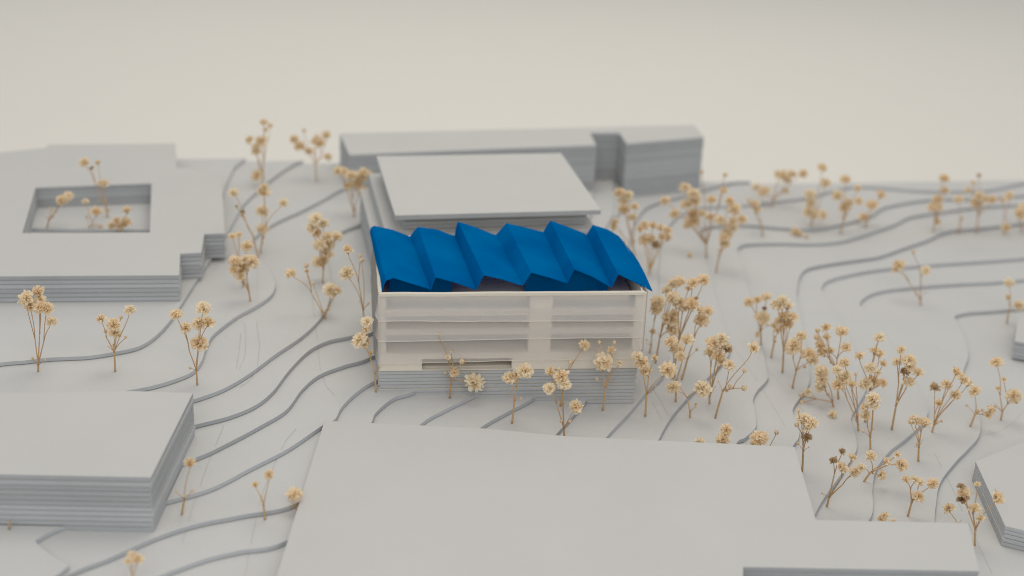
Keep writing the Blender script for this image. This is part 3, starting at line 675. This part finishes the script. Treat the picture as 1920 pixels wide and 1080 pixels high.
 ('tall sprig with two round blooms high above the far back edge', 1521, 424, [(1542,314,8,'f'),(1548,343,9,'f'),(1519,365,11,'f'),(1520,379,9,'f'),(1517,397,11,'f'),(1526,403,11,'d'),(1542,403,8,'f')], .12),
 ('upright sprig with one round bloom on top, right of the two high round blooms', 1576, 439, [(1585,336,9,'f'),(1570,366,10,'f'),(1591,380,9,'f'),(1583,389,10,'f'),(1608,353,6,'f'),(1610,377,7,'f')], .25),
 ('slim sprig leaning right, rightmost of the far middle group', 1623, 427, [(1651,367,9,'d'),(1635,384,10,'f'),(1619,407,9,'f')], .15),
 ('yellow sprig behind the right end of the blue roof, nearest the rear block', 1190, 480, [(1161,361,9,'f'),(1178,366,9,'f'),(1169,376,9,'f'),(1190,387,8,'f'),(1169,392,10,'f'),(1187,407,8,'f'),(1153,418,8,'d'),(1151,427,7,'d')], .15),
 ('round brown sprig with a wreath of dark blooms behind the roof tip', 1217, 515, [(1209,424,9,'d'),(1200,431,8,'d'),(1224,424,8,'d'),(1239,429,8,'d'),(1250,433,9,'d'),(1242,446,9,'d'),(1209,450,11,'f'),(1229,461,8,'k'),(1252,448,8,'d'),(1220,449,8,'d')], .08),
 ('wide sprig of yellow blooms standing before the right wing of the long rear block', 1325, 483, [(1284,351,10,'f'),(1300,364,11,'f'),(1303,377,11,'f'),(1285,383,9,'f'),(1247,377,9,'f'),(1265,401,9,'f'),(1300,401,11,'f'),(1298,414,12,'f'),(1316,400,8,'f'),(1289,422,9,'f'),(1333,407,8,'f'),(1334,374,8,'f'),(1357,357,7,'f'),(1360,328,5,'b'),(1316,322,4,'b')], .15),
 ('tall yellow sprig with blooms down its stem, right of the wide yellow sprig', 1342, 511, [(1368,376,8,'f'),(1377,392,11,'f'),(1350,413,10,'f'),(1372,425,12,'f'),(1392,411,8,'f'),(1363,438,11,'f'),(1359,457,10,'f'),(1375,416,9,'f'),(1357,446,9,'f')], .2),
 # bottom left
 ('single brown bloom on a thin stalk right of the tall left foreground block', 341, 965, [(357,870,11,'d')], .3),
 ('blurred two-headed sprig on the step left of the large slab', 497, 974, [(505,892,10,'d'),(479,910,7,'d')], .3),
 ('pale bloom half hidden by the left edge of the slab', 556, 958, [(552,927,13,'f')], .1),
 ('blurred yellow sprig cut off by the bottom edge of the picture', 248, 1108, [(258,1050,11,'d'),(247,1040,8,'f'),(240,1052,7,'f')], .2),
]
for s in SPR: sprig(s[0], s[1], s[2], s[3], s[4])
# inside the courtyard (its floor is the ground sheet)
for s in [
 ('tall twig leaning left out of the courtyard', 202, 408, [(158,304,9,'f'),(172,316,4,'k'),(184,306,5,'d'),(195,345,8,'d'),(189,343,6,'f'),(202,394,4,'b')], .2),
 ('pale bloom near the left wall inside the courtyard', 88, 428, [(128,368,9,'f'),(115,376,9,'f'),(121,373,8,'f'),(96,392,3,'b')], .25),
 ('thin sprig with one orange bloom in the middle of the courtyard', 168, 434, [(160,378,6,'f'),(181,399,10,'d'),(189,425,5,'b')], .15),
 ('low orange sprig by the front wall inside the courtyard', 224, 449, [(210,423,9,'f'),(219,414,7,'d'),(238,396,8,'d'),(236,419,10,'d'),(227,423,8,'f')], .1)]:
    sprig(s[0], s[1], s[2], s[3], s[4])
sprig('lone yellow bloom peeping between the roof plate and the long rear block', 778, 316, [(778, 287, 6, 'f')], .2)

# fallen blooms and a broken stalk
def fallen(label, px, py, r, pool, extra=()):
    P, k = ground(px, py + r * .6); pxs = (P - CAM).dot(_f) / FPX; rr = r * pxs
    root = empty('fallen_bloom', P); tag(root, label, 'dried flower')
    for dx, dy, r2, pl_ in [(0, 0, r, pool)] + list(extra):
        o = bpy.data.objects.new('blossom', random.choice(pl_)); COL.objects.link(o); o.parent = root
        q, _k = ground(px + dx, py + dy + r2 * .6); o.location = q - P + Vector((0, 0, r2 * pxs * .72))
        o.rotation_euler = (random.uniform(.8, 1.6), 0, random.uniform(0, 6)); o.scale = [r2 * pxs] * 3
fallen('loose cream bloom lying on the ground at the left of the thicket', 1560, 777, 9, OPEN)
fallen('brownish loose bud lying on the far ground right of the round brown sprig', 1293, 479, 6, DRY)
fallen('fallen pair of blooms lying on the far terrace below the two high round blooms', 1490, 435, 9, OPEN, [(8, 4, 7, DRY), (22, 9, 5, DRY)])
P, k = ground(17, 993)
bm = bmesh.new(); tube(bm, [P, P + Vector((.03, 0, .15)), P + Vector((.06, .02, .3))], .035, .03)
tag(link('broken_stalk', bm, M_STEM, smooth=True), 'short broken brown stalk at the foot of the tall left foreground block', 'stalk')

# loose dark fibres lying on the boards
def fibre(label, pts, r=.006):
    r *= .45
    P = []
    dens = []
    for a, b in zip(pts, pts[1:]):
        for i in range(8): dens.append((a[0] + (b[0] - a[0]) * i / 8, a[1] + (b[1] - a[1]) * i / 8))
    dens.append(pts[-1])
    for x, y in dens:
        q, k = ground(x, y); P.append(q + Vector((0, 0, .012)))
    Q = [P[0]] + [(P[i - 1] + P[i] * 2 + P[i + 1]) / 4 + Vector((0, 0, .004)) for i in range(1, len(P) - 1)] + [P[-1]]
    bm = bmesh.new(); tube(bm, Q, r, r * .8, 4)
    tag(link('fibre', bm, M_HAIR), label, 'fibre', 'loose dark fibres on the boards')
fibre('short dark hair, leftmost of three on the terrace right of the curved step', [(452, 625), (448, 660), (443, 692)])
fibre('dark hair, middle of three on the terrace right of the curved step', [(459, 605), (461, 640), (459, 670), (448, 694)])
fibre('long hooked dark hair, rightmost of three on the terrace right of the curved step', [(481, 602), (487, 650), (482, 690), (470, 714), (450, 727)])
fibre('long hair hanging down the left slope from the V-shaped sprig', [(585, 552), (594, 630), (600, 690), (611, 725), (628, 742)])
fibre('hair running along the right side of the tall left foreground block', [(420, 798), (390, 870), (362, 950), (342, 1018)])
fibre('very long curved hair crossing the steps left of the large slab', [(555, 805), (535, 828), (515, 870), (492, 925), (472, 1010), (460, 1078)])
fibre('short hair left of the pair beside the plinth corner sprig', [(1222, 752), (1231, 770), (1242, 790)])
fibre('short hair right of the pair beside the plinth corner sprig', [(1223, 727), (1238, 752), (1253, 779)])
fibre('straight hair across the open ground left of the thicket', [(1373, 648), (1424, 720), (1473, 801)], .004)
fibre('faint straight hair running to the thicket from the heavy round sprig', [(1420, 668), (1475, 735), (1530, 800)], .003)
fibre('straight hair behind the dark brown sprig at the lower right', [(1752, 850), (1785, 915), (1805, 960)], .005)
fibre('hair running from the dark brown sprig to the bottom edge', [(1815, 980), (1838, 1030), (1860, 1076)], .005)
fibre('curved hair entering from the right edge beside the two-armed sprig', [(1919, 771), (1899, 794), (1873, 810), (1841, 818)], .004)
fibre('hair beside the curling end of the curved step', [(484, 470), (483, 520), (482, 566)], .005)

# crumbs
bm = bmesh.new(); rc = random.Random(9)
for i in range(150):
    x = rc.choice((rc.uniform(100, 640), rc.uniform(1200, 1900), rc.uniform(1200, 1900))); y = rc.uniform(460, 980)
    q, k = ground(x, y); s = rc.uniform(.006, .02) * (1.6 if rc.random() < .1 else 1)
    vs = [bm.verts.new(q + Vector((rc.uniform(-1, 1) * s * 1.6, rc.uniform(-1, 1) * s * 1.6, s * zz_ + .002))) for zz_ in (0, 0, 0, 1)]
    for f in ((0, 1, 2), (0, 1, 3), (1, 2, 3), (0, 2, 3)): bm.faces.new([vs[j] for j in f])
tag(link('crumbs', bm, M_DARK), kind='stuff')

S.render.engine = 'CYCLES'
S.cycles.pixel_filter_type = 'BLACKMAN_HARRIS'; S.cycles.filter_width = 1.0
S.cycles.max_bounces = 8; S.cycles.transmission_bounces = 6
